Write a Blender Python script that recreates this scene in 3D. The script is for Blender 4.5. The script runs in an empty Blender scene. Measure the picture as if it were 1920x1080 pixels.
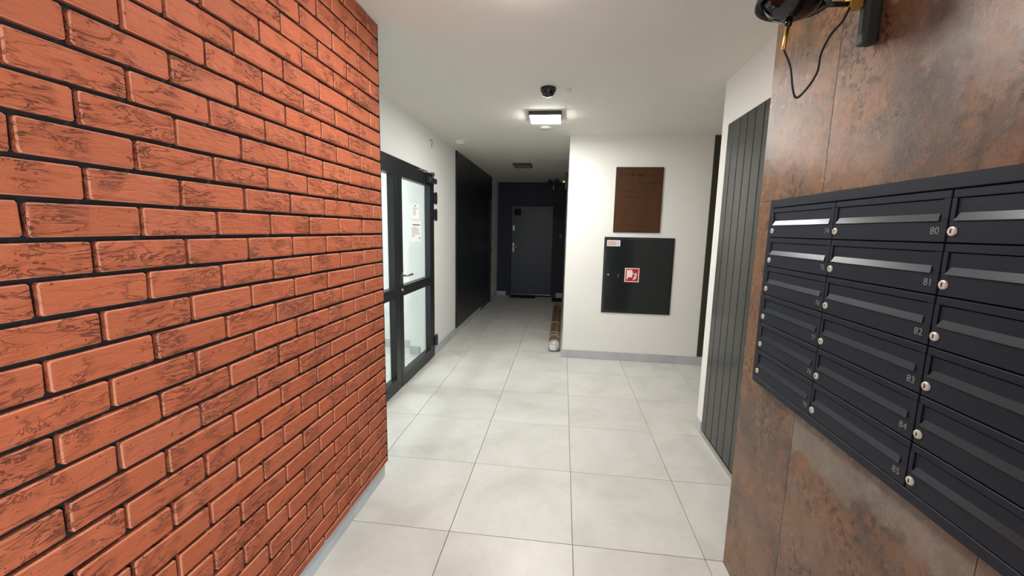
import bpy, bmesh, math, random
from mathutils import Vector, Matrix
random.seed(7)
scene = bpy.context.scene
COL = scene.collection
PI = math.pi

# ------------------------------------------------------------------ camera
F_PX, YAW, PITCH, ROLL = 768.22, -0.120407, -0.140905, 0.0203847
CAM = Vector((0.50129, -2.37843, 1.47206))
fwd = Vector((math.sin(YAW)*math.cos(PITCH), math.cos(YAW)*math.cos(PITCH), math.sin(PITCH)))
r0 = Vector((math.cos(YAW), -math.sin(YAW), 0)); u0 = r0.cross(fwd)
rt = r0*math.cos(ROLL) + u0*math.sin(ROLL); up = u0*math.cos(ROLL) - r0*math.sin(ROLL)
cd = bpy.data.cameras.new('camera'); cam = bpy.data.objects.new('camera', cd); COL.objects.link(cam)
cd.sensor_width = 36; cd.lens = F_PX/1920*36; cd.clip_start = 0.02
m = Matrix((rt, up, -fwd)).transposed().to_4x4(); m.translation = CAM; cam.matrix_world = m
scene.camera = cam

# ------------------------------------------------------------------ world, large lights, exposure
w = bpy.data.worlds.new('world'); scene.world = w; w.use_nodes = True
w.node_tree.nodes['Background'].inputs[0].default_value = (0.75, 0.85, 1.0, 1)
w.node_tree.nodes['Background'].inputs[1].default_value = 0.6
def area_light(name, loc, rot, sx, sy, energy, color):
    d = bpy.data.lights.new(name, 'AREA'); d.shape = 'RECTANGLE'; d.size = sx; d.size_y = sy
    d.energy = energy; d.color = color
    o = bpy.data.objects.new(name, d); COL.objects.link(o); o.location = loc; o.rotation_euler = rot
    return o
# daylight coming in through the glazed entrance in the right wall behind the camera, and through the vestibule's window
area_light('entrance_daylight', (1.30, -3.7, 1.0), (PI/2, 0, PI/2), 1.5, 1.85, 52, (0.84, 0.92, 1.0))
area_light('vestibule_daylight', (-3.05, 0.9, 1.4), (PI/2, 0, -PI/2), 2.0, 1.8, 10, (0.88, 0.95, 1.0))
LAMP_STRENGTH = 56.0
vs = scene.view_settings
vs.view_transform = 'Standard'; vs.look = 'None'; vs.gamma = 1.0; vs.use_curve_mapping = False
vs.exposure = 1.2

# ------------------------------------------------------------------ materials
def lin(c):
    return tuple((x/255/12.92 if x/255 <= 0.04045 else ((x/255+0.055)/1.055)**2.4) for x in c) + (1,)
class NT:
    def __init__(s, name):
        s.mat = bpy.data.materials.new(name); s.mat.use_nodes = True
        s.t = s.mat.node_tree; s.b = s.t.nodes['Principled BSDF']; s.out = s.t.nodes['Material Output']
    def n(s, kind, **kw):
        nd = s.t.nodes.new(kind)
        for k, v in kw.items():
            if k.startswith('i_'): nd.inputs[k[2:].replace('_', ' ')].default_value = v
            else: setattr(nd, k, v)
        return nd
    def l(s, a, b): s.t.links.new(a, b)
    def val(s, sock, v):
        if hasattr(v, 'links') or isinstance(v, bpy.types.NodeSocket): s.l(v, sock)
        else: sock.default_value = v
    def mix(s, fac, a, b, mode='MIX'):
        nd = s.n('ShaderNodeMix', data_type='RGBA', blend_type=mode)
        s.val(nd.inputs[0], fac); s.val(nd.inputs[6], a); s.val(nd.inputs[7], b)
        return nd.outputs[2]
    def ramp(s, fac, stops):
        nd = s.n('ShaderNodeValToRGB'); s.l(fac, nd.inputs[0]); e = nd.color_ramp.elements
        while len(e) > 1: e.remove(e[-1])
        for i, (p, c) in enumerate(stops):
            q = e[0] if i == 0 else e.new(p)
            q.position = p; q.color = c if len(c) == 4 else tuple(c)+(1,)
        return nd.outputs[0]
    def math(s, op, a, b=0.0, c=None):
        nd = s.n('ShaderNodeMath', operation=op); s.val(nd.inputs[0], a); s.val(nd.inputs[1], b)
        if c is not None: s.val(nd.inputs[2], c)
        return nd.outputs[0]
    def noise(s, vec, scale, detail=4, rough=0.55, dist=0.0):
        nd = s.n('ShaderNodeTexNoise'); nd.inputs['Scale'].default_value = scale; nd.inputs['Detail'].default_value = detail
        nd.inputs['Roughness'].default_value = rough; nd.inputs['Distortion'].default_value = dist
        s.l(vec, nd.inputs['Vector']); return nd.outputs[0]
    def coord(s, scale=(1, 1, 1), rand=True, space='Object'):
        tc = s.n('ShaderNodeTexCoord'); v = tc.outputs[space]
        if rand:
            oi = s.n('ShaderNodeObjectInfo')
            k = s.n('ShaderNodeVectorMath', operation='SCALE'); k.inputs[0].default_value = (37.1, 53.7, 71.3)
            s.l(oi.outputs['Random'], k.inputs['Scale'])
            a = s.n('ShaderNodeVectorMath', operation='ADD'); s.l(v, a.inputs[0]); s.l(k.outputs[0], a.inputs[1]); v = a.outputs[0]
        mp = s.n('ShaderNodeMapping'); mp.inputs['Scale'].default_value = scale; s.l(v, mp.inputs['Vector'])
        return mp.outputs[0]
    def bump(s, h, strength=0.3, dist=0.01):
        nd = s.n('ShaderNodeBump'); nd.inputs['Strength'].default_value = strength; nd.inputs['Distance'].default_value = dist
        s.l(h, nd.inputs['Height']); s.l(nd.outputs[0], s.b.inputs['Normal'])
    def set(s, col=None, rough=None, metal=None, spec=None):
        if col is not None: s.val(s.b.inputs['Base Color'], col)
        if rough is not None: s.val(s.b.inputs['Roughness'], rough)
        if metal is not None: s.b.inputs['Metallic'].default_value = metal
        if spec is not None: s.b.inputs['Specular IOR Level'].default_value = spec
        return s
M = {}
def plain(name, rgb, rough=0.5, metal=0.0, spec=0.5, vary=0.06, scale=9, bump=0.0, bscale=220):
    t = NT(name); v = t.coord(rand=False)
    c = lin(rgb); n = t.noise(v, scale, 3)
    d = tuple(x*(1-vary) for x in c[:3])+(1,); e = tuple(min(1, x*(1+vary)) for x in c[:3])+(1,)
    t.set(t.mix(n, d, e), rough, metal, spec)
    if bump: t.bump(t.noise(v, bscale, 3), bump, 0.002)
    M[name] = t.mat
plain('white_paint', (232, 231, 226), 0.7, bump=0.15, spec=0.3, vary=0.02)
plain('ceiling_paint', (226, 223, 214), 0.8, bump=0.1, spec=0.2, vary=0.02)
plain('navy_paint', (26, 33, 50), 0.6, bump=0.1)
plain('mortar', (30, 26, 27), 0.9, bump=0.8, bscale=500, vary=0.3)
plain('grout', (150, 147, 138), 0.9)
plain('black_alu', (22, 25, 28), 0.4)
plain('anthracite', (25, 30, 42), 0.5, spec=0.25, bump=0.12, bscale=900, vary=0.04)
plain('anthracite_flap', (46, 51, 58), 0.28, vary=0.04, metal=0.3)
plain('gap_black', (8, 8, 10), 0.8)
plain('black_laminate', (20, 22, 22), 0.35, vary=0.1)
plain('cabinet_black', (28, 33, 34), 0.15, vary=0.05)
plain('strip_dark', (50, 49, 38), 0.4)
plain('door_grey', (42, 52, 68), 0.38)
plain('navy_door', (25, 29, 40), 0.4)
plain('steel', (190, 188, 182), 0.25, 1.0)
plain('lock_metal', (205, 203, 192), 0.5, 0.6)
plain('brass', (206, 172, 96), 0.38, 1.0)
plain('black_gloss', (10, 10, 12), 0.08)
plain('black_metal', (16, 18, 19), 0.35)
plain('bar_metal', (38, 46, 46), 0.5)
plain('black_dome', (18, 19, 17), 0.18)
plain('white_plastic', (225, 222, 212), 0.4)
plain('grey_plastic', (58, 58, 56), 0.5)
plain('paper', (240, 240, 238), 0.8)
plain('print_grey', (150, 154, 160), 0.8)
plain('print_dark', (70, 74, 80), 0.8)
plain('number_grey', (118, 122, 122), 0.6)
plain('sign_red', (176, 18, 38), 0.4)
plain('sign_white', (248, 226, 226), 0.4)
plain('label_pink', (226, 190, 186), 0.6)
plain('mat_black', (14, 14, 15), 0.95, bump=0.8, bscale=400)
plain('plaque_ink', (44, 22, 8), 0.5)
plain('plaque_edge', (40, 27, 16), 0.4)
plain('wrap_white', (176, 174, 168), 0.25, bump=0.6, bscale=40)
plain('tape', (176, 168, 144), 0.3)
plain('wire', (60, 58, 55), 0.5)
# opal diffuser, lit and unlit
def emis(name, strength):
    t = NT(name); t.set((0.9, 0.9, 0.88, 1), 0.4)
    t.b.inputs['Emission Color'].default_value = (1.0, 0.978, 0.935, 1); t.b.inputs['Emission Strength'].default_value = strength
    M[name] = t.mat
emis('diffuser_lit', LAMP_STRENGTH); emis('diffuser_bright', 1.2*LAMP_STRENGTH)
plain('diffuser_off', (120, 120, 116), 0.4)
# clear glass
t = NT('glass'); t.t.nodes.remove(t.b)
tr = t.n('ShaderNodeBsdfTransparent'); tr.inputs[0].default_value = (0.93, 0.97, 0.97, 1)
gl = t.n('ShaderNodeBsdfGlossy'); gl.inputs['Roughness'].default_value = 0.02
lw = t.n('ShaderNodeLayerWeight'); lw.inputs[0].default_value = 0.5
fr = t.n('ShaderNodeMath', operation='MULTIPLY_ADD'); t.l(t.math('POWER', lw.outputs['Facing'], 5.0), fr.inputs[0]); fr.inputs[1].default_value = 0.6; fr.inputs[2].default_value = 0.025
mx = t.n('ShaderNodeMixShader'); t.l(fr.outputs[0], mx.inputs[0]); t.l(tr.outputs[0], mx.inputs[1]); t.l(gl.outputs[0], mx.inputs[2])
t.l(mx.outputs[0], t.out.inputs[0]); M['glass'] = t.mat
# brick tile: orange-red face with torn, wrinkled relief
def brick_mat(name, edge):
    t = NT(name)
    v = t.coord((1, 1, 1)); vs_ = t.coord((1, 0.30, 1.15))
    patch = t.ramp(t.noise(v, 7.0, 2, 0.5), [(0.46, (0, 0, 0)), (0.66, (1, 1, 1))])
    n1 = t.noise(vs_, 32, 4, 0.62, 0.7)
    ridge = t.math('ABSOLUTE', t.math('SUBTRACT', n1, 0.5))
    crack = t.ramp(ridge, [(0.0, (1, 1, 1)), (0.02, (0, 0, 0))])
    n2 = t.noise(vs_, 62, 4, 0.6, 0.8)
    pits = t.ramp(t.noise(v, 80, 2, 0.5), [(0.70, (0, 0, 0)), (0.76, (1, 1, 1))])
    cm = t.math('MULTIPLY', crack, patch)
    oi = t.n('ShaderNodeObjectInfo')
    base = t.ramp(oi.outputs['Random'], [(0.0, lin((160, 82, 50))), (0.5, lin((170, 86, 51))), (1.0, lin((168, 89, 58)))])
    col = t.mix(t.math('MULTIPLY', t.noise(v, 14, 4), 0.55), base, lin((154, 79, 52)))
    col = t.mix(t.math('MULTIPLY', cm, 0.65), col, lin((110, 44, 28)))  # shadow in the wrinkle folds painted into the colour, on top of the bump
    col = t.mix(t.math('MULTIPLY', pits, 0.6), col, lin((96, 42, 32)))
    if edge: col = t.mix(0.45, col, lin((226, 165, 135)))
    t.set(col, 0.72, spec=0.35)
    h = t.math('SUBTRACT', t.math('ADD', t.math('MULTIPLY', t.math('MULTIPLY', n1, patch), 1.4), t.math('MULTIPLY', n2, 0.35)),
               t.math('ADD', t.math('MULTIPLY', cm, 0.5), t.math('MULTIPLY', pits, 0.25)))
    t.bump(h, 1.0, 0.020)
    M[name] = t.mat
brick_mat('brick_face', False); brick_mat('brick_edge', True)
# pale cement-look floor tile
def stone(name, a, b, c, rough):
    t = NT(name); v = t.coord((1, 1, 1))
    n = t.noise(v, 2.6, 6, 0.6, 0.6); f = t.noise(v, 26, 4, 0.6)
    col = t.ramp(n, [(0.3, lin(a)), (0.5, lin(b)), (0.7, lin(c))])
    col = t.mix(t.ramp(f, [(0.35, (0.25, 0.25, 0.25)), (0.5, (0, 0, 0))]), col, lin(a))
    t.set(col, t.math('ADD', t.math('MULTIPLY', n, 0.15), rough-0.07), spec=0.45)
    t.bump(f, 0.03, 0.003); M[name] = t.mat
stone('floor_stone', (190, 189, 182), (203, 202, 196), (210, 209, 204), 0.36)
stone('skirting_stone', (172, 176, 178), (182, 186, 188), (190, 193, 194), 0.4)
# rust-patina porcelain slab
def rust(name, streak):
    t = NT(name); v = t.coord((1, 1, 1)); vd = t.coord((1, 1.0, 0.8))
    tc = t.n('ShaderNodeTexCoord'); sp = t.n('ShaderNodeSeparateXYZ'); t.l(tc.outputs['Object'], sp.inputs[0])
    n1 = t.noise(vd, 3.2, 9, 0.68, 0.15); n2 = t.noise(v, 8, 9, 0.75, 0.2); n3 = t.noise(v, 30, 8, 0.78, 0.1)
    col = t.ramp(n1, [(0.30, lin((66, 56, 47))), (0.42, lin((92, 71, 55))), (0.50, lin((112, 83, 60))), (0.60, lin((124, 89, 59))), (0.74, lin((96, 74, 59)))])
    col = t.mix(t.ramp(n2, [(0.52, (0, 0, 0)), (0.66, (0.75, 0.75, 0.75))]), col, lin((134, 92, 60)))
    col = t.mix(t.ramp(n3, [(0.52, (0, 0, 0)), (0.62, (0.65, 0.65, 0.65))]), col, lin((64, 50, 43)))
    g = t.noise(t.coord((1, 1.2, 1.2)), 2.4, 8, 0.7, 0.3)
    col = t.mix(t.ramp(g, [(0.56, (0, 0, 0)), (0.70, (0.6, 0.6, 0.6))]), col, lin((104, 98, 96)))
    spk = t.ramp(t.noise(v, 55, 5, 0.7), [(0.52, (0, 0, 0)), (0.57, (1, 1, 1))])
    clus = t.ramp(t.noise(v, 4.5, 3, 0.6), [(0.48, (0, 0, 0)), (0.60, (0.85, 0.85, 0.85))])
    col = t.mix(t.math('MULTIPLY', spk, clus), col, lin((56, 40, 34)))
    if streak is not None:      # grey oxide band running along the slab
        z = t.math('ADD', sp.outputs[2], t.math('MULTIPLY', t.math('SUBTRACT', t.noise(v, 5, 5, 0.6, 1.0), 0.5), 0.22))
        d = t.math('ABSOLUTE', t.math('SUBTRACT', z, streak))
        band = t.ramp(d, [(0.0, (1, 1, 1)), (0.05, (0.8, 0.8, 0.8)), (0.075, (0, 0, 0))])
        grey = t.mix(n2, lin((88, 84, 76)), lin((150, 146, 136)))
        col = t.mix(t.math('MULTIPLY', band, t.ramp(n3, [(0.3, (0.95, 0.95, 0.95)), (0.7, (0.45, 0.45, 0.45))])), col, grey)
    t.set(col, t.math('ADD', t.math('MULTIPLY', n2, 0.28), 0.12), spec=0.36)
    t.bump(t.math('ADD', n3, t.math('MULTIPLY', n2, 0.8)), 0.2, 0.008); M[name] = t.mat
rust('rust_slab', None); rust('rust_slab_streak', 0.845)
# copper plaque
t = NT('plaque_copper'); v = t.coord((1, 1, 1)); n = t.noise(v, 3, 5)
t.set(t.mix(n, lin((70, 43, 20)), lin((82, 50, 24))), 0.35, 0.2); M['plaque_copper'] = t.mat
# ribbed plank laminate
t = NT('plank_grey'); v = t.coord((6, 6, 0.6)); n = t.noise(v, 14, 4)
t.set(t.mix(n, lin((40, 41, 40)), lin((50, 51, 49))), 0.2, 0.1); M['plank_grey'] = t.mat
# wrapped roll
t = NT('roll_brown'); v = t.coord((9, 2.2, 9), rand=False)
n = t.noise(v, 5, 5, 0.6, 1.0)
t.set(t.ramp(n, [(0.3, lin((74, 60, 46))), (0.5, lin((120, 88, 66))), (0.62, lin((104, 96, 72))), (0.75, lin((150, 128, 100)))]), 0.22)
t.bump(t.noise(t.coord((4, 40, 4), rand=False), 3, 3), 0.5, 0.01); M['roll_brown'] = t.mat

# ------------------------------------------------------------------ mesh helpers
class MB:
    def __init__(s): s.bm = bmesh.new()
    def box(s, x0, x1, y0, y1, z0, z1, bevel=0.0, seg=1, mi=0):
        vs_ = [s.bm.verts.new(p) for p in ((x0,y0,z0),(x1,y0,z0),(x1,y1,z0),(x0,y1,z0),(x0,y0,z1),(x1,y0,z1),(x1,y1,z1),(x0,y1,z1))]
        fs = [s.bm.faces.new([vs_[i] for i in q]) for q in ((3,2,1,0),(4,5,6,7),(0,1,5,4),(1,2,6,5),(2,3,7,6),(3,0,4,7))]
        for f in fs: f.material_index = mi
        if bevel:
            ed = list({e for f in fs for e in f.edges})
            bmesh.ops.bevel(s.bm, geom=ed, offset=bevel, segments=seg, profile=0.5, affect='EDGES')
        return s
    def prism(s, pts, axis, a0, a1, mi=0):
        """pts: 2-D outline in the two axes other than `axis` (cyclic order), extruded a0..a1"""
        def mk(p, a):
            return {'x': (a, p[0], p[1]), 'y': (p[0], a, p[1]), 'z': (p[0], p[1], a)}[axis]
        A = [s.bm.verts.new(mk(p, a0)) for p in pts]; B = [s.bm.verts.new(mk(p, a1)) for p in pts]
        n = len(pts); fs = [s.bm.faces.new(A[::-1]), s.bm.faces.new(B)]
        for i in range(n): fs.append(s.bm.faces.new((A[i], A[(i+1) % n], B[(i+1) % n], B[i])))
        for f in fs: f.material_index = mi
        return s
    def lathe(s, prof, seg=24, mat=None, mi=0, smooth=True):
        """prof: (r, z) list spun about Z, transformed by mat"""
        mat = mat or Matrix.Identity(4); rings = []
        for r, z in prof:
            if r < 1e-6: rings.append([s.bm.verts.new(mat @ Vector((0, 0, z)))])
            else: rings.append([s.bm.verts.new(mat @ Vector((r*math.cos(2*PI*i/seg), r*math.sin(2*PI*i/seg), z))) for i in range(seg)])
        for a, b in zip(rings, rings[1:]):
            for i in range(seg):
                j = (i+1) % seg
                if len(a) == 1 and len(b) == 1: continue
                if len(a) == 1: f = s.bm.faces.new((a[0], b[j], b[i]))
                elif len(b) == 1: f = s.bm.faces.new((a[i], a[j], b[0]))
                else: f = s.bm.faces.new((a[i], a[j], b[j], b[i]))
                f.material_index = mi; f.smooth = smooth
        return s
    def tube(s, pts, r, seg=8):
        pts = [Vector(p) for p in pts]; rings = []; n = len(pts)
        prev = None
        for i, p in enumerate(pts):
            d = (pts[min(i+1, n-1)] - pts[max(i-1, 0)]).normalized()
            a = (prev - d*prev.dot(d)).normalized() if prev else d.orthogonal().normalized()
            prev = a; b = d.cross(a)
            rings.append([s.bm.verts.new(p + (a*math.cos(2*PI*k/seg) + b*math.sin(2*PI*k/seg))*r) for k in range(seg)])
        for A, B in zip(rings, rings[1:]):
            for k in range(seg):
                f = s.bm.faces.new((A[k], A[(k+1) % seg], B[(k+1) % seg], B[k])); f.smooth = True
        s.bm.faces.new(rings[0][::-1]); s.bm.faces.new(rings[-1])
        return s
    def mesh(s, name, *mats):
        bmesh.ops.recalc_face_normals(s.bm, faces=s.bm.faces)
        me = bpy.data.meshes.new(name); s.bm.to_mesh(me); s.bm.free()
        for m_ in mats: me.materials.append(M[m_])
        return me
    def obj(s, name, *mats, parent=None, loc=None):
        return link(name, s.mesh(name, *mats), parent, loc)
def link(name, me, parent=None, loc=None):
    o = bpy.data.objects.new(name, me); COL.objects.link(o)
    if loc: o.location = loc
    if parent: o.parent = parent
    return o
def tag(o, label=None, cat=None, group=None, kind=None):
    if label: o['label'] = label
    if cat: o['category'] = cat
    if group: o['group'] = group
    if kind: o['kind'] = kind
    return o
def thing(name, loc, label, cat, group=None, kind=None):
    o = bpy.data.objects.new(name, None); COL.objects.link(o); o.location = loc; o.empty_display_size = 0.05
    return tag(o, label, cat, group, kind)
def B(*a, **k): return MB().box(*a, **k)
def struct(name, mb, mat, label, cat='wall'):
    return tag(mb.obj(name, *([mat] if isinstance(mat, str) else mat)), label, cat, kind='structure')
def smooth_pts(pts, n=6):
    P = [Vector(p) for p in pts]; out = []
    for i in range(len(P)-1):
        a, b, c, d = P[max(i-1, 0)], P[i], P[i+1], P[min(i+2, len(P)-1)]
        for k in range(n):
            t_ = k/n
            out.append(0.5*((2*b) + (c-a)*t_ + (2*a-5*b+4*c-d)*t_*t_ + (3*b-a-3*c+d)*t_**3))
    return out + [P[-1]]

# ------------------------------------------------------------------ room shell
H = 2.50
XB, XL, XT, XR, YF, YBK = -0.482, -0.95, 1.275, 1.568, 2.33, 6.72
YN = -5.6                       # near end of the hall, behind the camera
# (the glazed entrance sits at y -4.5..-2.9 of the right wall)
floor = struct('floor', B(-3.3, 4.6, YN-0.2, 7.3, -0.14, -0.012), 'grout', 'pale grey floor of large square tiles', 'floor')
ceiling = struct('ceiling', B(-3.3, 4.6, YN-0.2, 7.3, H, H+0.12), 'ceiling_paint', 'plain white painted ceiling', 'ceiling')
# floor tiles, 60 cm grid with fine joints
T = 0.6
tile_me = B(0.0015, T-0.0015, 0.0015, T-0.0015, -0.012, 0.0, bevel=0.0012).mesh('floor_tile', 'floor_stone')
for i in range(-5, 8):
    for j in range(-9, 12):
        cx, cy = (i+.5)*T, (j+.5)*T
        if cy < 0 and cx < -0.6 and cy < -0.5: continue          # behind the brick wall
        if cx > 1.8 and cy < 0.6: continue                        # behind the slab wall
        if cx > 0.6 and cy > 2.7: continue
        if cx < -1.2 and cy > 2.7: continue
        link('tile', tile_me, floor, (i*T, j*T, 0))

# --- left: brick-clad wall
wl = struct('wall_left', B(-0.62, -0.511, YN, -0.218, 0, H), 'white_paint', 'wall clad in orange red brick tiles with black joints', 'wall')
B(-0.511, -0.497, YN, -0.217, 0.098, H).obj('mortar_bed', 'mortar', parent=wl)
tag(B(-0.62, -0.4835, -0.2165, -0.213, 0.098, H-0.001).obj('trim_1', 'mortar'), 'thin dark edge profile closing the brick wall end', 'trim', kind='structure')
PITCH_Z, PITCH_Y, JZ, JY = 0.0763, 0.2162, 0.0115, 0.0095
def brick_mesh(L, h, d=0.020, seed=0):
    rnd = random.Random(seed); c = 0.0042; bv = 0.0042
    j = lambda s_=0.0011: rnd.uniform(-s_, s_)
    out = [(-L/2+c, -h/2+j()), (L/2-c, -h/2+j()), (L/2+j(), -h/2+c), (L/2+j(), h/2-c), (L/2-c, h/2+j()), (-L/2+c, h/2+j()), (-L/2+j(), h/2-c), (-L/2+j(), -h/2+c)]
    bm = bmesh.new(); n = 8
    R0 = [bm.verts.new((-d, y, z)) for y, z in out]
    R1 = [bm.verts.new((-bv, y, z)) for y, z in out]
    R2 = [bm.verts.new((-0.0009+j(0.0007), y*(1-2*0.0024/L), z*(1-2*0.0024/h))) for y, z in out]
    R3 = [bm.verts.new((j(0.0008), y*(1-2*bv*1.25/L), z*(1-2*bv*1.25/h))) for y, z in out]
    for i in range(n):
        k = (i+1) % n
        bm.faces.new((R0[i], R0[k], R1[k], R1[i]))
        f = bm.faces.new((R1[i], R1[k], R2[k], R2[i])); f.material_index = 1
        f = bm.faces.new((R2[i], R2[k], R3[k], R3[i])); f.smooth = True
    bm.faces.new(R3)
    mb = MB(); mb.bm.free(); mb.bm = bm
    return mb.mesh('brick', 'brick_face', 'brick_edge')
brick_cache = {}
def get_brick(L, h):
    k = (round(L, 3), round(h, 3), random.randrange(7))
    if k not in brick_cache: brick_cache[k] = brick_mesh(L, h, seed=hash(k[:2]) % 1000 + k[2]*17)
    return brick_cache[k]
YE, ZTOP = -0.217, 2.427
rows = []
for r in range(32):
    zt = H-0.002 if r == 0 else ZTOP - (r-1)*PITCH_Z - JZ/2
    zb = ZTOP - r*PITCH_Z + JZ/2
    if r == 31: zb = 0.100
    rows.append((zt, zb))
rest = bmesh.new()
for r, (zt, zb) in enumerate(rows):
    first = -0.325 if r % 2 == 0 else -0.433
    edges = [YE] + [first - PITCH_Y*k for k in range(0, 24)]
    for k in range(len(edges)-1):
        ya = edges[k] - (JY/2 if k else 0); yb = edges[k+1] + JY/2
        if yb < YN: break
        L, h = ya-yb, zt-zb; cy, cz = (ya+yb)/2, (zt+zb)/2
        x = XB + random.uniform(-0.0012, 0.0012)
        me = get_brick(L, h)
        if cy > -2.03 and cy > -2.05:
            o = link('brick', me, wl, (x, cy, cz))
            o.rotation_euler = (random.uniform(-0.004, 0.004), 0, random.uniform(-0.004, 0.004))
        else:
            tmp = me.copy(); tmp.transform(Matrix.Translation((x, cy, cz))); rest.from_mesh(tmp); bpy.data.meshes.remove(tmp)
me = bpy.data.meshes.new('brick_rest'); rest.to_mesh(me); rest.free(); me.materials.append(M['brick_face']); me.materials.append(M['brick_edge'])
tag(link('bricks', me, wl), kind='stuff')

def skirting(name, axis, face, a0, a1, sgn, label, h=0.096, grid=True):
    """stone skirting cut in 60 cm pieces on the floor grid; face = coordinate of its front, sgn = side that faces the room"""
    th = 0.011
    lo, hi = min(face, face-sgn*th), max(face, face-sgn*th)
    e = bpy.data.objects.new(name, None); COL.objects.link(e); tag(e, label, 'baseboard', kind='structure')
    cuts = [a0] + [k*T for k in range(int(math.floor(a0/T))-1, int(math.ceil(a1/T))+2) if a0+0.02 < k*T < a1-0.02] + [a1]
    for c0, c1 in zip(cuts, cuts[1:]):
        g = 0.001
        mb = B(lo, hi, c0+g, c1-g, 0.001, h, bevel=0.0012) if axis == 'y' else B(c0+g, c1-g, lo, hi, 0.001, h, bevel=0.0012)
        mb.obj('tile', 'skirting_stone', parent=e)
    return e
skirting('baseboard_left', 'y', -0.500, YN, -0.218, 1, 'pale stone skirting under the brick wall')

# --- left: white corridor wall with glazed door, black panel, navy door
DY0, DY1, DZ = 0.03, 2.125, 2.065
mb = MB().box(-1.12, XL, -0.2, DY0, 0, H).box(-1.12, XL, DY0, DY1, DZ, H).box(-1.12, XL, DY1, 4.86, 0, H)
mb.box(-1.12, XL-0.08, 4.86, 5.86, 2.06, H).box(-1.12, XL, 5.86, YBK, 0, H)
struct('wall_left_corridor', mb, 'white_paint', 'white plaster wall around the glazed double door')
struct('wall_left_return', B(-3.2, -0.62, -0.34, -0.2, 0, H), 'white_paint', 'white wall behind the brick wall end')
skirting('baseboard_left_corridor', 'y', XL+0.011, DY1, 4.86, 1, 'pale stone skirting along the white corridor wall')
skirting('baseboard_left_end', 'y', XL+0.011, 5.86, YBK, 1, 'pale stone skirting beside the navy end wall')
# vestibule behind the glazed door
struct('wall_vestibule_far', MB().box(-3.2, -1.235, 2.36, 2.5, 0, H).box(-1.235, -1.12, 2.125, 2.5, 0, H), 'white_paint', 'white vestibule wall seen through the glazed door')
struct('wall_vestibule_side', MB().box(-3.2, -3.1, -0.2, 2.5, 0, 0.5).box(-3.2, -3.1, -0.2, 2.5, 2.3, H).box(-3.2, -3.1, -0.2, 0, .5, 2.3).box(-3.2, -3.1, 1.8, 2.5, .5, 2.3), 'white_paint', 'white vestibule wall with a window opening')
skirting('baseboard_vestibule', 'x', 2.349, -3.1, -1.246, -1, 'pale stone skirting in the vestibule behind glass')
skirting('baseboard_vestibule_pier', 'x', 2.114, -1.246, -1.12, -1, 'pale stone skirting on the vestibule pier behind glass')

# --- facing wall, its corridor side and the lift lobby on the right
struct('wall_front', B(0.541, 4.4, YF, YF+0.14, 0, H), 'white_paint', 'white wall carrying the copper plaque and hydrant cabinet')
struct('wall_corridor_right', B(0.541, 0.68, YF+0.14, YBK, 0, H), 'white_paint', 'white corridor wall running back to the navy end wall')
skirting('baseboard_front', 'x', YF-0.011, 0.530, 4.4, -1, 'pale stone skirting under the hydrant cabinet wall')
skirting('baseboard_corridor_right', 'y', 0.530, YF, YBK, -1, 'pale stone skirting behind the wrapped roll')
struct('wall_lobby_end', B(4.4, 4.5, 0.5, YF+0.14, 0, H), 'white_paint', 'white wall closing the side lobby')
# --- back wall
struct('wall_back', B(XL-0.17, 0.68, YBK, YBK+0.14, 0, H), 'navy_paint', 'dark navy painted end wall of the corridor')
skirting('baseboard_back_left', 'x', YBK-0.011, XL, -0.74, -1, 'short pale stone skirting left of the navy end door')
skirting('baseboard_back_right', 'x', YBK-0.011, 0.385, 0.53, -1, 'short pale stone skirting right of the navy end door')

# --- right: wall with ribbed door, and slab-clad wall in front of it
RD0, RD1, RDZ = -0.56, 0.632, 2.197
mb = MB().box(XR, XR+0.16, RD1, 0.738, 0, H).box(XR, XR+0.16, RD0, RD1, RDZ, H).box(XR, XR+0.16, -0.62, RD0, 0, H).box(XR+0.16, 4.4, 0.6, 0.738, 0, H)
struct('wall_right', mb, 'white_paint', 'white wall around the grooved grey door')
skirting('baseboard_right', 'y', XR-0.006, RD1+0.002, 0.738, -1, 'tiny pale stone skirting at the grooved door jamb')
TY0 = -0.605
ws = struct('wall_right_slab', MB().box(XT+0.012, 1.72, YN, -4.5, 0, H).box(XT+0.012, 1.72, -2.9, TY0-0.012, 0, H).box(XT+0.012, 1.72, -4.5, -2.9, 2.12, H), 'mortar', 'wall clad in rust brown porcelain slabs', 'wall')
cuts_y = [TY0, -1.005, -1.605, -2.205, -2.9]
for a, b in zip(cuts_y, cuts_y[1:]):
    for z0, z1, mt in ((0.001, 1.5995, 'rust_slab'), (1.6005, H, 'rust_slab')):
        if z0 < 1 and -2.3 < b < -1.1: mt = 'rust_slab_streak'
        B(XT, XT+0.012, b+0.0008, a-0.0008, z0, z1, bevel=0.0006).obj('slab', mt, parent=ws)
for z0, z1 in ((0.001, 1.5995), (1.6005, H)):                     # return face round the corner
    B(XT+0.0005, 1.72, TY0-0.012, TY0, z0, z1, bevel=0.0006).obj('slab', 'rust_slab', parent=ws)

# --- near end of the hall: wall with the glazed entrance the daylight comes through
struct('wall_near', B(-0.62, 1.72, YN-0.12, YN, 0, H), 'white_paint', 'white wall closing the hall behind the camera')
e = thing('window_1', (XT, -3.7, 0), 'glazed black framed entrance', 'window', kind='structure')
fm = MB()
for y0, y1, z0, z1 in ((-0.8, -0.75, 0, 2.12), (0.75, 0.8, 0, 2.12), (-0.025, 0.025, 0, 2.12), (-0.75, 0.75, 2.06, 2.12), (-0.75, 0.75, 0, 0.07)): fm.box(0.03, 0.08, y0, y1, z0, z1)
fm.obj('frame', 'black_alu', parent=e)

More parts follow.
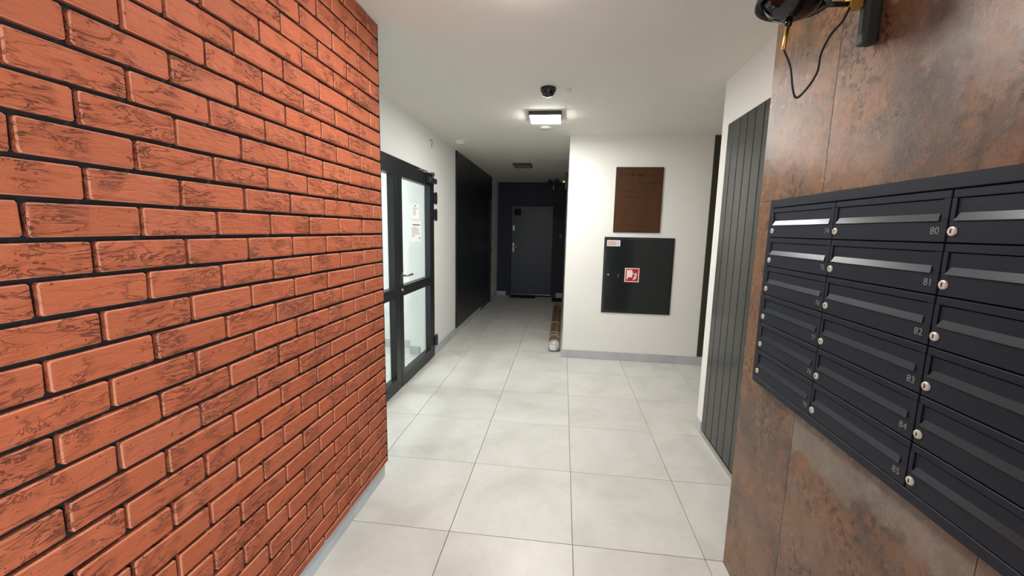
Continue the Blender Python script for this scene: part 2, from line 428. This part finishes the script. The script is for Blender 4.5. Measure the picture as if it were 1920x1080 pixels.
# ------------------------------------------------------------------ glazed double door
door = thing('door_1', (XL, (DY0+DY1)/2, 0), 'black aluminium glazed double door in the white wall', 'door', kind='structure')
dl = Matrix.Translation(-door.location)
def dobj(mb, name, *mats, parent=door):
    mb.bm.transform(Matrix.Translation(-Vector((XL, (DY0+DY1)/2, 0)))); return mb.obj(name, *mats, parent=parent)
fx0, fx1 = XL-0.05, XL+0.012
dobj(MB().box(fx0, fx1, DY0, DY0+0.045, 0, DZ).box(fx0, fx1, DY1-0.035, DY1, 0, DZ).box(fx0, fx1, DY0+0.045, DY1-0.035, 2.03, DZ), 'frame', 'black_alu')
def leaf(y0, y1, swingy):
    sw = 0.072; lx0, lx1 = XL-0.04, XL+0.022
    mb = MB().box(lx0, lx1, y0, y0+sw, 0.008, 2.028, bevel=0.003).box(lx0, lx1, y1-(sw+0.06 if swingy else sw+0.03), y1, 0.008, 2.028, bevel=0.003)
    ya, yb = y0+sw, y1-(sw+0.06 if swingy else sw+0.03)
    mb.box(lx0, lx1, ya, yb, 1.915, 2.028).box(lx0, lx1, ya, yb, 0.855, 0.945).box(lx0, lx1, ya, yb, 0.008, 0.118)
    lf = dobj(mb, 'door_leaf', 'black_alu')
    for z0, z1 in ((0.118, 0.855), (0.945, 1.915)):
        dobj(B(XL-0.014, XL-0.006, ya-0.004, yb+0.004, z0-0.004, z1+0.004), 'glass_pane', 'glass', parent=lf)
    return lf, lx1
lf1, lx1 = leaf(DY0+0.048, 1.104, False)
lf2, _ = leaf(1.112, DY1-0.038, True)
# handle set on the right leaf
hy = 1.146
dobj(MB().box(lx1, lx1+0.009, hy-0.016, hy+0.016, 0.965, 1.075, bevel=0.003).tube(smooth_pts([(lx1, hy, 1.045), (lx1+0.045, hy, 1.045), (lx1+0.056, hy+0.03, 1.045), (lx1+0.056, hy+0.10, 1.048), (lx1+0.050, hy+0.135, 1.042)]), 0.009), 'handle', 'steel', parent=lf2)
dobj(MB().lathe([(0, 0.013), (0.010, 0.013), (0.014, 0.009), (0.014, 0)], 16, Matrix.Translation((lx1, hy, 0.915)) @ Matrix.Rotation(PI/2, 4, 'Y')), 'lock_cylinder', 'steel', parent=lf2)
for z in (1.80, 1.62, 0.19):
    mb = B(lx1-0.002, lx1+0.022, DY1-0.06, DY1+0.03, z-0.055, z+0.055, bevel=0.004)
    mb.lathe([(0, -0.066), (0.012, -0.066), (0.012, 0.066), (0, 0.066)], 12, Matrix.Translation((lx1+0.014, DY1-0.005, z)))
    dobj(mb, 'hinge', 'black_alu', parent=lf2)
cl = dobj(MB().box(lx1, lx1+0.05, 1.83, 2.06, 1.945, 2.0, bevel=0.006), 'door_closer', 'anthracite_flap', parent=lf2)
dobj(MB().box(fx1, fx1+0.022, 1.66, 2.09, 2.036, 2.056, bevel=0.003).tube([(lx1+0.03, 1.95, 2.0), (lx1+0.03, 1.95, 2.02), (lx1+0.10, 1.80, 2.03), (fx1+0.012, 1.70, 2.034)], 0.006), 'closer_arm', 'steel')

def notice(y0, y1, z0, z1, label, lines):
    x = XL-0.0035
    n = thing('paper_notice', (x, (y0+y1)/2, z0), label, 'notice')
    w2, h = (y1-y0)/2, z1-z0
    B(-0.001, 0, -w2, w2, 0, h).obj('sheet', 'paper', parent=n)
    mb = MB()
    for (a, b, c, d, mi) in lines: mb.box(0, 0.0004, -w2+a*2*w2, -w2+b*2*w2, h*c, h*d, mi=mi)
    mb.obj('print', 'print_grey', 'print_dark', parent=n)
    return n
ln = [(0.35, 0.6, 0.84, 0.90, 1)] + [(0.14, 0.5+0.4*random.random(), 0.70-0.09*k, 0.735-0.09*k, 0) for k in range(6)]
notice(1.475, 1.690, 1.56, 1.706, 'smaller white printed notice on the door glass, above the other', ln)
ln = [(0.22, 0.9, 0.79, 0.84, 1)] + [(0.14, 0.6+0.32*random.random(), 0.66-0.06*k, 0.685-0.06*k, 0) for k in range(6)] + [(0.8, 0.92, 0.14, 0.2, 1), (0.12, 0.4, 0.26, 0.30, 0)]
notice(1.435, 1.735, 1.335, 1.54, 'larger white printed notice on the door glass, below the other', ln)

# ------------------------------------------------------------------ corridor: black panel, navy side door, end door
p = thing('wall_panel', (XL, 3.9, 0.1), 'black full height panel on the left corridor wall', 'panel')
for a, b in ((3.09, 3.985), (3.989, 4.84)): B(0.001, 0.018, a-3.9, b-3.9, -0.012, H-0.105, bevel=0.002).obj('board', 'black_laminate', parent=p)
p = thing('door_2', (XL, 5.36, 0), 'navy door in the left corridor wall past the black panel', 'door', kind='structure')
MB().box(-0.079, 0.016, -0.515, -0.42, 0, H-0.005).box(-0.079, 0.016, 0.42, 0.5, 0, H-0.005).box(-0.079, 0.016, -0.42, 0.42, 2.06, H-0.005).obj('frame', 'black_laminate', parent=p)
lf = B(-0.06, -0.004, -0.42, 0.42, 0.005, 2.06).obj('door_leaf', 'navy_door', parent=p)
MB().box(-0.004, 0.004, 0.345, 0.385, 0.95, 1.19).tube([(-0.006, 0.365, 1.08), (0.05, 0.365, 1.08), (0.055, 0.26, 1.08)], 0.01).obj('handle', 'black_metal', parent=lf)
p = thing('door_3', (-0.18, YBK, 0), 'dark slate flat door at the corridor end', 'door', kind='structure')
MB().box(-0.56, -0.462, -0.02, 0.0, 0, 2.06, bevel=0.002).box(0.462, 0.56, -0.02, 0.0, 0, 2.06, bevel=0.002).box(-0.462, 0.462, -0.02, 0.0, 2.0, 2.06, bevel=0.002).obj('frame', 'navy_paint', parent=p)
lf = B(-0.45, 0.45, -0.014, -0.001, 0.055, 1.99, bevel=0.003).obj('door_leaf', 'door_grey', parent=p)
B(-0.46, 0.46, -0.03, 0, 0.001, 0.05).obj('kick_gap', 'gap_black', parent=p)
B(-0.455, 0.455, -0.036, 0, 0.036, 0.052, bevel=0.002).obj('threshold', 'steel', parent=p)
B(-0.40, -0.25, -0.018, -0.014, 1.79, 1.935).obj('door_sign', 'gap_black', parent=lf)
B(-0.425, -0.385, -0.022, -0.014, 1.455, 1.57, bevel=0.004).obj('lock_plate', 'steel', parent=lf)
MB().box(-0.425, -0.388, -0.022, -0.014, 0.99, 1.19, bevel=0.004).tube(smooth_pts([(-0.406, -0.02, 1.10), (-0.406, -0.06, 1.10), (-0.37, -0.068, 1.10), (-0.30, -0.066, 1.10)]), 0.009).obj('handle', 'steel', parent=lf)
tag(B(0.42, 0.49, YBK-0.022, YBK, 1.30, 1.40, bevel=0.004).obj('intercom', 'black_metal'), 'small black box on the navy wall beside the end door', 'intercom')
tag(B(-0.62, -0.06, YBK-0.29, YBK-0.04, 0.0, 0.012, bevel=0.004).obj('door_mat', 'mat_black'), 'black doormat lying before the slate end door', 'mat')
tag(B(0.31, 0.525, YBK-0.60, YBK-0.17, 0.0, 0.016, bevel=0.004).obj('door_mat', 'mat_black'), 'black doormat by the corridor wall beyond the wrapped roll', 'mat')

# wrapped roll lying along the corridor wall
ry0, ry1, rr = 2.52, 5.25, 0.072
roll = thing('wrapped_roll', (0.44, ry0, rr*0.88), 'long brown roll wrapped in plastic on the corridor floor', 'roll')
my = Matrix.Diagonal((1, 1, 0.88, 1)) @ Matrix.Rotation(-PI/2, 4, 'X')      # z -> +y
prof = []
nst = 60
for k in range(nst+1):
    z = (ry1-ry0)*k/nst; prof.append((rr*(0.965+0.03*math.sin(k*1.7)*math.cos(k*0.6)), z))
prof = [(rr*0.3, 0.0), (rr*0.9, 0.0)] + prof[1:] + [(0, ry1-ry0)]
MB().lathe(prof, 28, my).obj('roll_body', 'roll_brown', parent=roll)
for z, wd in ((1.12, 0.05), (0.52, 0.02), (0.36, 0.02), (2.6, 0.06)): MB().lathe([(rr*0.9, z), (rr*1.0, z), (rr*1.0, z+wd), (rr*0.9, z+wd)], 28, my).obj('tape_band', 'tape', parent=roll)
prof = [(0, -0.012), (rr*0.35, -0.016), (rr*0.75, -0.008), (rr*0.98, 0.006), (rr*1.0, 0.05), (rr*0.99, 0.10), (rr*0.96, 0.13)]
cap = MB().lathe(prof, 28, my).obj('plastic_end', 'wrap_white', parent=roll)
mb = B(-0.045, 0.02, -0.0225, -0.0195, -0.03, 0.02)
for k in range(5): mb.box(-0.038+0.011*k, -0.032+0.011*k, -0.0235, -0.0225, -0.018, 0.008, mi=1)
mb.obj('sticker', 'paper', 'print_grey', parent=cap)

# ------------------------------------------------------------------ plaque and hydrant cabinet on the facing wall
pq = thing('copper_plaque', (1.30, YF, 1.471), 'copper brown engraved plaque above the hydrant cabinet', 'plaque')
B(-0.25, 0.25, -0.016, -0.001, 0, 0.70, bevel=0.003).obj('plate', 'plaque_edge', parent=pq)
B(-0.241, 0.241, -0.0175, -0.016, 0.009, 0.691).obj('face', 'plaque_copper', parent=pq)
def text_mesh(txt, size, mat, depth=0.0004):
    c = bpy.data.curves.new('t', 'FONT'); c.body = txt; c.size = size; c.extrude = depth; c.resolution_u = 3
    o = bpy.data.objects.new('t', c); COL.objects.link(o)
    bpy.context.view_layer.update()
    me = bpy.data.meshes.new_from_object(o.evaluated_get(bpy.context.evaluated_depsgraph_get()))
    bpy.data.objects.remove(o); bpy.data.curves.remove(c)
    me.materials.clear(); me.materials.append(M[mat]); return me
FZ = Matrix.Rotation(PI/2, 4, 'X')        # text plane XY -> XZ facing -Y
tm = text_mesh('L', 0.085, 'plaque_ink'); tm.transform(Matrix.Translation((-0.215, -0.0176, 0.60)) @ FZ); link('letter', tm, pq)
tm = text_mesh('L', 0.07, 'plaque_ink'); tm.transform(Matrix.Translation((-0.005, -0.0176, 0.525)) @ FZ); link('letter', tm, pq)
mb = MB(); rnd = random.Random(3)
def scrawl(x0, x1, z, h):
    x = x0
    while x < x1:
        w_ = h*rnd.uniform(0.35, 0.75); hh = h*rnd.choice((0.7, 0.7, 0.75, 1.0))
        if rnd.random() < 0.86:
            s_ = h*0.14
            mb.box(x, x+s_, -0.0181, -0.0174, z, z+hh)
            mb.box(x, x+w_*0.8, -0.0181, -0.0174, z + (hh-s_)*rnd.choice((0, 0.5, 1)), z + (hh-s_)*0.5+s_*1.2)
        x += w_*1.15
scrawl(-0.16, 0.19, 0.60, 0.05); scrawl(0.04, 0.22, 0.525, 0.036)
scrawl(-0.20, 0.19, 0.435, 0.032); scrawl(-0.15, 0.0, 0.372, 0.03)
for k in range(7): scrawl(-0.18, -0.05-0.03*(k % 3), 0.285-0.036*k, 0.018); scrawl(0.02, 0.14-0.03*(k % 2), 0.285-0.036*k, 0.018)
tag(mb.obj('engraving', 'plaque_ink', parent=pq), kind='stuff')

hc = thing('hydrant_cabinet', (1.341, YF, 0.56), 'black flush fire hydrant cabinet with a red sign', 'cabinet')
MB().box(-0.378, 0.378, -0.010, -0.001, 0.0, 0.018).box(-0.378, 0.378, -0.010, -0.001, 0.838, 0.856).box(-0.378, -0.362, -0.010, -0.001, 0.018, 0.838).box(0.362, 0.378, -0.010, -0.001, 0.018, 0.838).obj('frame', 'black_alu', parent=hc)
hd = B(-0.359, 0.359, -0.013, -0.001, 0.021, 0.835, bevel=0.002).obj('door', 'cabinet_black', parent=hc)
MB().lathe([(0, 0.010), (0.008, 0.010), (0.011, 0.006), (0.011, 0)], 16, Matrix.Translation((-0.317, -0.013, 0.433)) @ Matrix.Rotation(PI/2, 4, 'X')).obj('lock', 'steel', parent=hd)
MB().box(-0.219, -0.196, -0.016, -0.013, 0.40, 0.452, bevel=0.003).tube([(-0.207, -0.014, 0.44), (-0.207, -0.026, 0.437), (-0.212, -0.028, 0.408)], 0.005).obj('handle', 'grey_plastic', parent=hd)
st = MB().box(-0.349, -0.205, -0.0136, -0.013, 0.755, 0.822).box(-0.343, -0.236, -0.0142, -0.0136, 0.763, 0.816, mi=1).box(-0.228, -0.220, -0.0142, -0.0136, 0.757, 0.82, mi=2)
for k in range(4): st.box(-0.338, -0.25-0.012*(k % 2), -0.0146, -0.0142, 0.770+0.011*k, 0.774+0.011*k, mi=2)
st.obj('sticker', 'paper', 'label_pink', 'print_grey', parent=hd)
sg = B(-0.079, 0.079, -0.0140, -0.013, 0, 0.158, bevel=0.0004).obj('sign', 'sign_white', parent=hd); sg.location = (-0.059, 0, 0.359)
B(-0.069, 0.069, -0.0146, -0.0140, 0.010, 0.148).obj('sign_field', 'sign_red', parent=sg)
pm = MB().prism([(-0.058, 0.055), (0.004, 0.052), (0.004, 0.136), (-0.058, 0.136)], 'y', -0.0152, -0.0146)
pm.prism([(-0.058, 0.026), (-0.044, 0.030), (-0.040, 0.056), (-0.058, 0.056)], 'y', -0.0152, -0.0146)
pm.prism([(0.004, 0.088), (0.020, 0.090), (0.020, 0.102), (0.004, 0.104)], 'y', -0.0152, -0.0146)
for (x, z, s_, lean) in ((0.020, 0.020, 1.0, 0.008), (0.036, 0.030, 1.25, 0.010), (0.030, 0.070, 0.9, 0.014), (0.047, 0.062, 0.85, 0.008)):
    L = 0.048*s_; wd = 0.0075*s_
    pts = [(x-wd*.3, z), (x+wd*.8, z+L*.1), (x+wd+lean*.4, z+L*.45), (x+lean*1.2, z+L), (x+lean*.2-wd*.5, z+L*.55), (x-wd, z+L*.2)]
    pm.prism(pts, 'y', -0.0152, -0.0146)
pm.obj('pictogram', 'sign_white', parent=sg)

pn = thing('wall_panel', (2.5, YF, 0.1), 'dark olive full height panel at the end of the hydrant wall', 'panel')
for a, b in ((-0.452, 0.0), (0.003, 0.45)): B(a, b, -0.012, -0.001, -0.002, H-0.102, bevel=0.002).obj('board', 'strip_dark', parent=pn)

# ------------------------------------------------------------------ grooved door on the right
gd = thing('door_4', (XR, (RD0+RD1)/2, 0), 'dark grey door of vertical grooved planks beside the rust slabs', 'door', kind='structure')
gy = (RD0+RD1)/2
B(0.010, 0.05, RD0-gy+0.001, RD1-gy-0.001, 0.04, RDZ-0.001).obj('backing', 'gap_black', parent=gd)
cuts_ = [RD1-0.002, 0.541, 0.432, 0.328, 0.223, 0.115, 0.008, -0.099, -0.206, -0.313, -0.42, RD0+0.002]
for a, b in zip(cuts_, cuts_[1:]):
    B(-0.002, 0.014, b-gy+0.0025, a-gy-0.0025, 0.042, RDZ-0.003, bevel=0.004, seg=2).obj('plank', 'plank_grey', parent=gd)
B(-0.004, 0.05, RD0-gy+0.001, RD1-gy-0.001, 0.001, 0.036, bevel=0.003).obj('threshold', 'steel', parent=gd)

# ------------------------------------------------------------------ mailbox bank
XM = 1.25
BY0, BY1, BZ0, BZ1 = -0.748, -1.842, 0.915, 1.598
bank = thing('mailbox_bank', (XT, (BY0+BY1)/2, BZ0), 'anthracite steel bank of numbered mailboxes on the rust slab wall', 'mailboxes')
bo = Vector((XT, (BY0+BY1)/2, BZ0))
def bobj(mb, name, *mats, parent=bank): mb.bm.transform(Matrix.Translation(-bo)); return mb.obj(name, *mats, parent=parent)
cy_ = [-0.772, -1.119, -1.467, -1.815]; RZ = 0.1045; ztop = 1.568
mb = MB().box(XM, XT-0.0005, BY1, BY0, ztop+0.001, BZ1, bevel=0.002).box(XM, XT-0.0005, BY1, BY0, BZ0, ztop-6*RZ-0.001, bevel=0.002)
mb.box(XM, XT-0.0005, cy_[0]+0.001, BY0, ztop-6*RZ-0.001, ztop+0.001).box(XM, XT-0.0005, BY1, cy_[3]-0.001, ztop-6*RZ-0.001, ztop+0.001)
bobj(mb, 'frame', 'anthracite')
bobj(B(XT-0.008, XT-0.0006, BY1+0.01, BY0-0.01, BZ0+0.01, BZ1-0.01), 'back_plate', 'gap_black')
# one door at local origin (upper, far corner): y runs towards the camera as negative, z down
W_ = 0.3475
g = 0.0016
def door_parts():
    d0, d1 = XM - 0.001, XT - 0.010
    fy0, fy1, fz0, fz1 = -0.011, -W_+0.016, -0.017, -0.058       # letter flap outline
    mb = MB()
    mb.box(d0, d1, -W_+g, -g, fz0, -g, bevel=0.0012).box(d0, d1, -W_+g, -g, -RZ+g, fz1, bevel=0.0012)
    mb.box(d0, d1, fy0, -g, fz1, fz0).box(d0, d1, -W_+g, fy1, fz1, fz0)
    plate = mb.mesh('door', 'anthracite')
    mb = B(d0+0.003, d0+0.005, fy1+0.0015, fy0-0.0015, fz1, fz0-0.002)
    z0, z1 = fz1+0.012, fz1-0.003                                  # lip flares outwards
    q = [mb.bm.verts.new(p_) for p_ in ((d0+0.003, fy0-0.008, z0), (d0+0.003, fy1+0.008, z0), (d0-0.0032, fy1+0.002, z1), (d0-0.0032, fy0-0.002, z1),
                                         (d0+0.005, fy0-0.008, z0), (d0+0.005, fy1+0.008, z0), (d0-0.0014, fy1+0.002, z1-0.0012), (d0-0.0014, fy0-0.002, z1-0.0012))]
    for f in ((0, 1, 2, 3), (7, 6, 5, 4), (0, 3, 7, 4), (1, 5, 6, 2), (3, 2, 6, 7), (0, 4, 5, 1)): mb.bm.faces.new([q[i] for i in f]).material_index = 1
    flap = mb.mesh('flap', 'anthracite', 'anthracite_flap')
    mx_ = Matrix.Translation((d0, -0.0125, -0.0815)) @ Matrix.Rotation(-PI/2, 4, 'Y')
    mb = MB().lathe([(0, 0.004), (0.0072, 0.004), (0.0088, 0.003), (0.0095, 0.001), (0.0095, 0)], 24, mx_, smooth=False)
    n_ = len(mb.bm.faces)
    mb.box(d0-0.0045, d0-0.0038, -0.0137, -0.0113, -0.0855, -0.0775, mi=1)
    lock = mb.mesh('lock', 'lock_metal', 'gap_black')
    return plate, flap, lock
PL, FLP, LK = door_parts()
TXm = Matrix(((0, 0, -1), (-1, 0, 0), (0, 1, 0))).to_4x4()          # text XY -> (-Y, Z), facing -X
num = 74
for c in range(3):
    for r in range(6):
        loc = (-bo.x, cy_[c]-bo.y, ztop - r*RZ - bo.z)
        d = link('door', PL, bank, loc)
        link('flap', FLP, d); link('lock', LK, d)
        if c < 2:
            tm = text_mesh(str(num), 0.0215, 'number_grey', 0.0002)
            xs = [v_.co.x for v_ in tm.vertices]; wd = max(xs)-min(xs)
            tm.transform(Matrix.Translation((XM-0.0013, -(W_-0.017-wd), -0.0875)) @ TXm)
            link('number', tm, d); num += 1

# ------------------------------------------------------------------ wall lamps with glass globes
def wall_lamp(loc, label, tilt, grp=None):
    """loc = point on the wall at arm height; the arm reaches towards -X"""
    e = thing('wall_lamp', loc, label, 'lamp')
    B(-0.040, -0.0005, -0.024, 0.008, -0.105, 0.14, bevel=0.009, seg=3).obj('wall_bar', 'bar_metal', parent=e)
    B(-0.072, -0.0405, -0.013, 0.013, -0.013, 0.016, bevel=0.002).obj('joint_block', 'brass', parent=e)
    MB().tube([(-0.072, 0, 0), (-0.135, 0, 0.001)], 0.0065, 12).obj('arm', 'black_metal', parent=e)
    K = Matrix.Translation((-0.205, 0, 0)) @ Matrix.Rotation(tilt, 4, 'Y')
    MB().lathe([(0.077, 0.006), (0.085, 0.000), (0.085, 0.034), (0.080, 0.036), (0.078, 0.034), (0.077, 0.006)], 40, K).obj('ring', 'anthracite_flap', parent=e)
    MB().lathe([(0, -0.034), (0.02, -0.032), (0.042, -0.024), (0.060, -0.008), (0.074, 0.014), (0.073, 0.018), (0, 0.010)], 40, K).obj('bowl', 'black_gloss', parent=e)
    gp = [(0.070*math.sin(a), 0.070-0.070*math.cos(a)) for a in [PI*k/18 for k in range(3, 19)]]
    gp[-1] = (0, gp[-1][1])
    MB().lathe(gp, 32, K).obj('globe', 'glass', parent=e)
    pin = MB().lathe([(0, -0.030), (0.0085, -0.030), (0.0085, -0.047), (0.006, -0.049), (0, -0.049)], 14, K).obj('pin_collar', 'black_gloss', parent=e)
    MB().lathe([(0, -0.048), (0.0052, -0.048), (0.0052, -0.104), (0.003, -0.107), (0, -0.107)], 14, K).obj('pin', 'brass', parent=e)
    b = K @ Vector((0, 0, -0.105))
    pts = [b, (-0.198, -0.010, -0.150), (-0.193, -0.022, -0.205), (-0.185, -0.032, -0.236), (-0.165, -0.036, -0.216), (-0.145, -0.038, -0.176), (-0.125, -0.008, -0.120), (-0.105, -0.005, -0.074), (-0.085, -0.011, -0.046), (-0.070, -0.008, -0.012)]
    MB().tube(smooth_pts(pts, 6), 0.0027, 8).obj('cable', 'black_metal', parent=e)
    return e
wall_lamp((XT, -1.14, 2.063), 'black and brass wall lamp with hanging cable above the mailboxes', 0.09)
wall_lamp((0.541, 3.8, 2.18), 'glass globe wall lamp in the dark corridor', 0.0)

# ------------------------------------------------------------------ ceiling fittings
def panel_lamp(x, y, lit, label, s=0.285):
    e = thing('ceiling_lamp', (x, y, H), label, 'lamp')
    B(-s/2, s/2, -s/2, s/2, -0.036, -0.0005, bevel=0.003).obj('casing', 'grey_plastic', parent=e)
    B(-s/2+0.008, s/2-0.008, -s/2+0.008, s/2-0.008, -0.042, -0.036, bevel=0.002).obj('diffuser', ('diffuser_off', 'diffuser_lit', 'diffuser_bright')[lit], parent=e)
    return e
panel_lamp(0.306, 1.495, 2, 'lit square ceiling lamp beyond the black dome camera')
panel_lamp(0.306, -0.67, 1, 'lit square ceiling lamp between the brick wall and the mailboxes')
panel_lamp(-0.172, 4.27, 0, 'unlit square ceiling lamp in the dark corridor')
panel_lamp(-2.0, 1.1, 1, 'lit square ceiling lamp in the glazed vestibule')
DN = Matrix.Rotation(PI, 4, 'X')
def ceiling_thing(name, x, y, label, cat, parts):
    e = thing(name, (x, y, H), label, cat)
    for nm, prof, mt in parts: MB().lathe(prof, 28, DN).obj(nm, mt, parent=e)
ceiling_thing('dome_camera', 0.355, 0.785, 'black dome camera on the ceiling before the square lamp', 'camera',
    [('base', [(0, 0.0005), (0.056, 0.0005), (0.056, 0.022), (0.052, 0.026), (0, 0.026)], 'black_metal'),
     ('dome', [(0.050, 0.024), (0.047, 0.038), (0.038, 0.052), (0.022, 0.061), (0, 0.064)], 'black_dome')])
ceiling_thing('ceiling_sensor', 0.501, 0.83, 'tiny white sensor beside the black dome camera', 'sensor',
    [('base', [(0, 0.0005), (0.024, 0.0005), (0.023, 0.008), (0, 0.009)], 'white_plastic'), ('head', [(0.012, 0.008), (0.011, 0.018), (0.006, 0.024), (0, 0.025)], 'white_plastic')])
ceiling_thing('ceiling_sensor', 0.288, 1.93, 'flat white disc sensor behind the lit square lamp', 'sensor',
    [('base', [(0, 0.0005), (0.055, 0.0005), (0.055, 0.012), (0.048, 0.018), (0, 0.02)], 'white_plastic')])
ceiling_thing('smoke_detector', -0.735, 2.50, 'white smoke detector on the ceiling by the black panel', 'detector',
    [('base', [(0, 0.0005), (0.065, 0.0005), (0.065, 0.014), (0.058, 0.02), (0, 0.02)], 'white_plastic'), ('head', [(0.046, 0.019), (0.044, 0.034), (0.036, 0.042), (0, 0.044)], 'white_plastic')])
tag(MB().tube(smooth_pts([(XL, 2.03, 2.405), (XL+0.02, 2.03, 2.40), (XL+0.03, 2.02, 2.375), (XL+0.022, 2.03, 2.345), (XL+0.012, 2.05, 2.335)]), 0.003, 6).obj('loose_wire', 'wire'), 'short loose wire sticking out above the glazed door', 'wire')
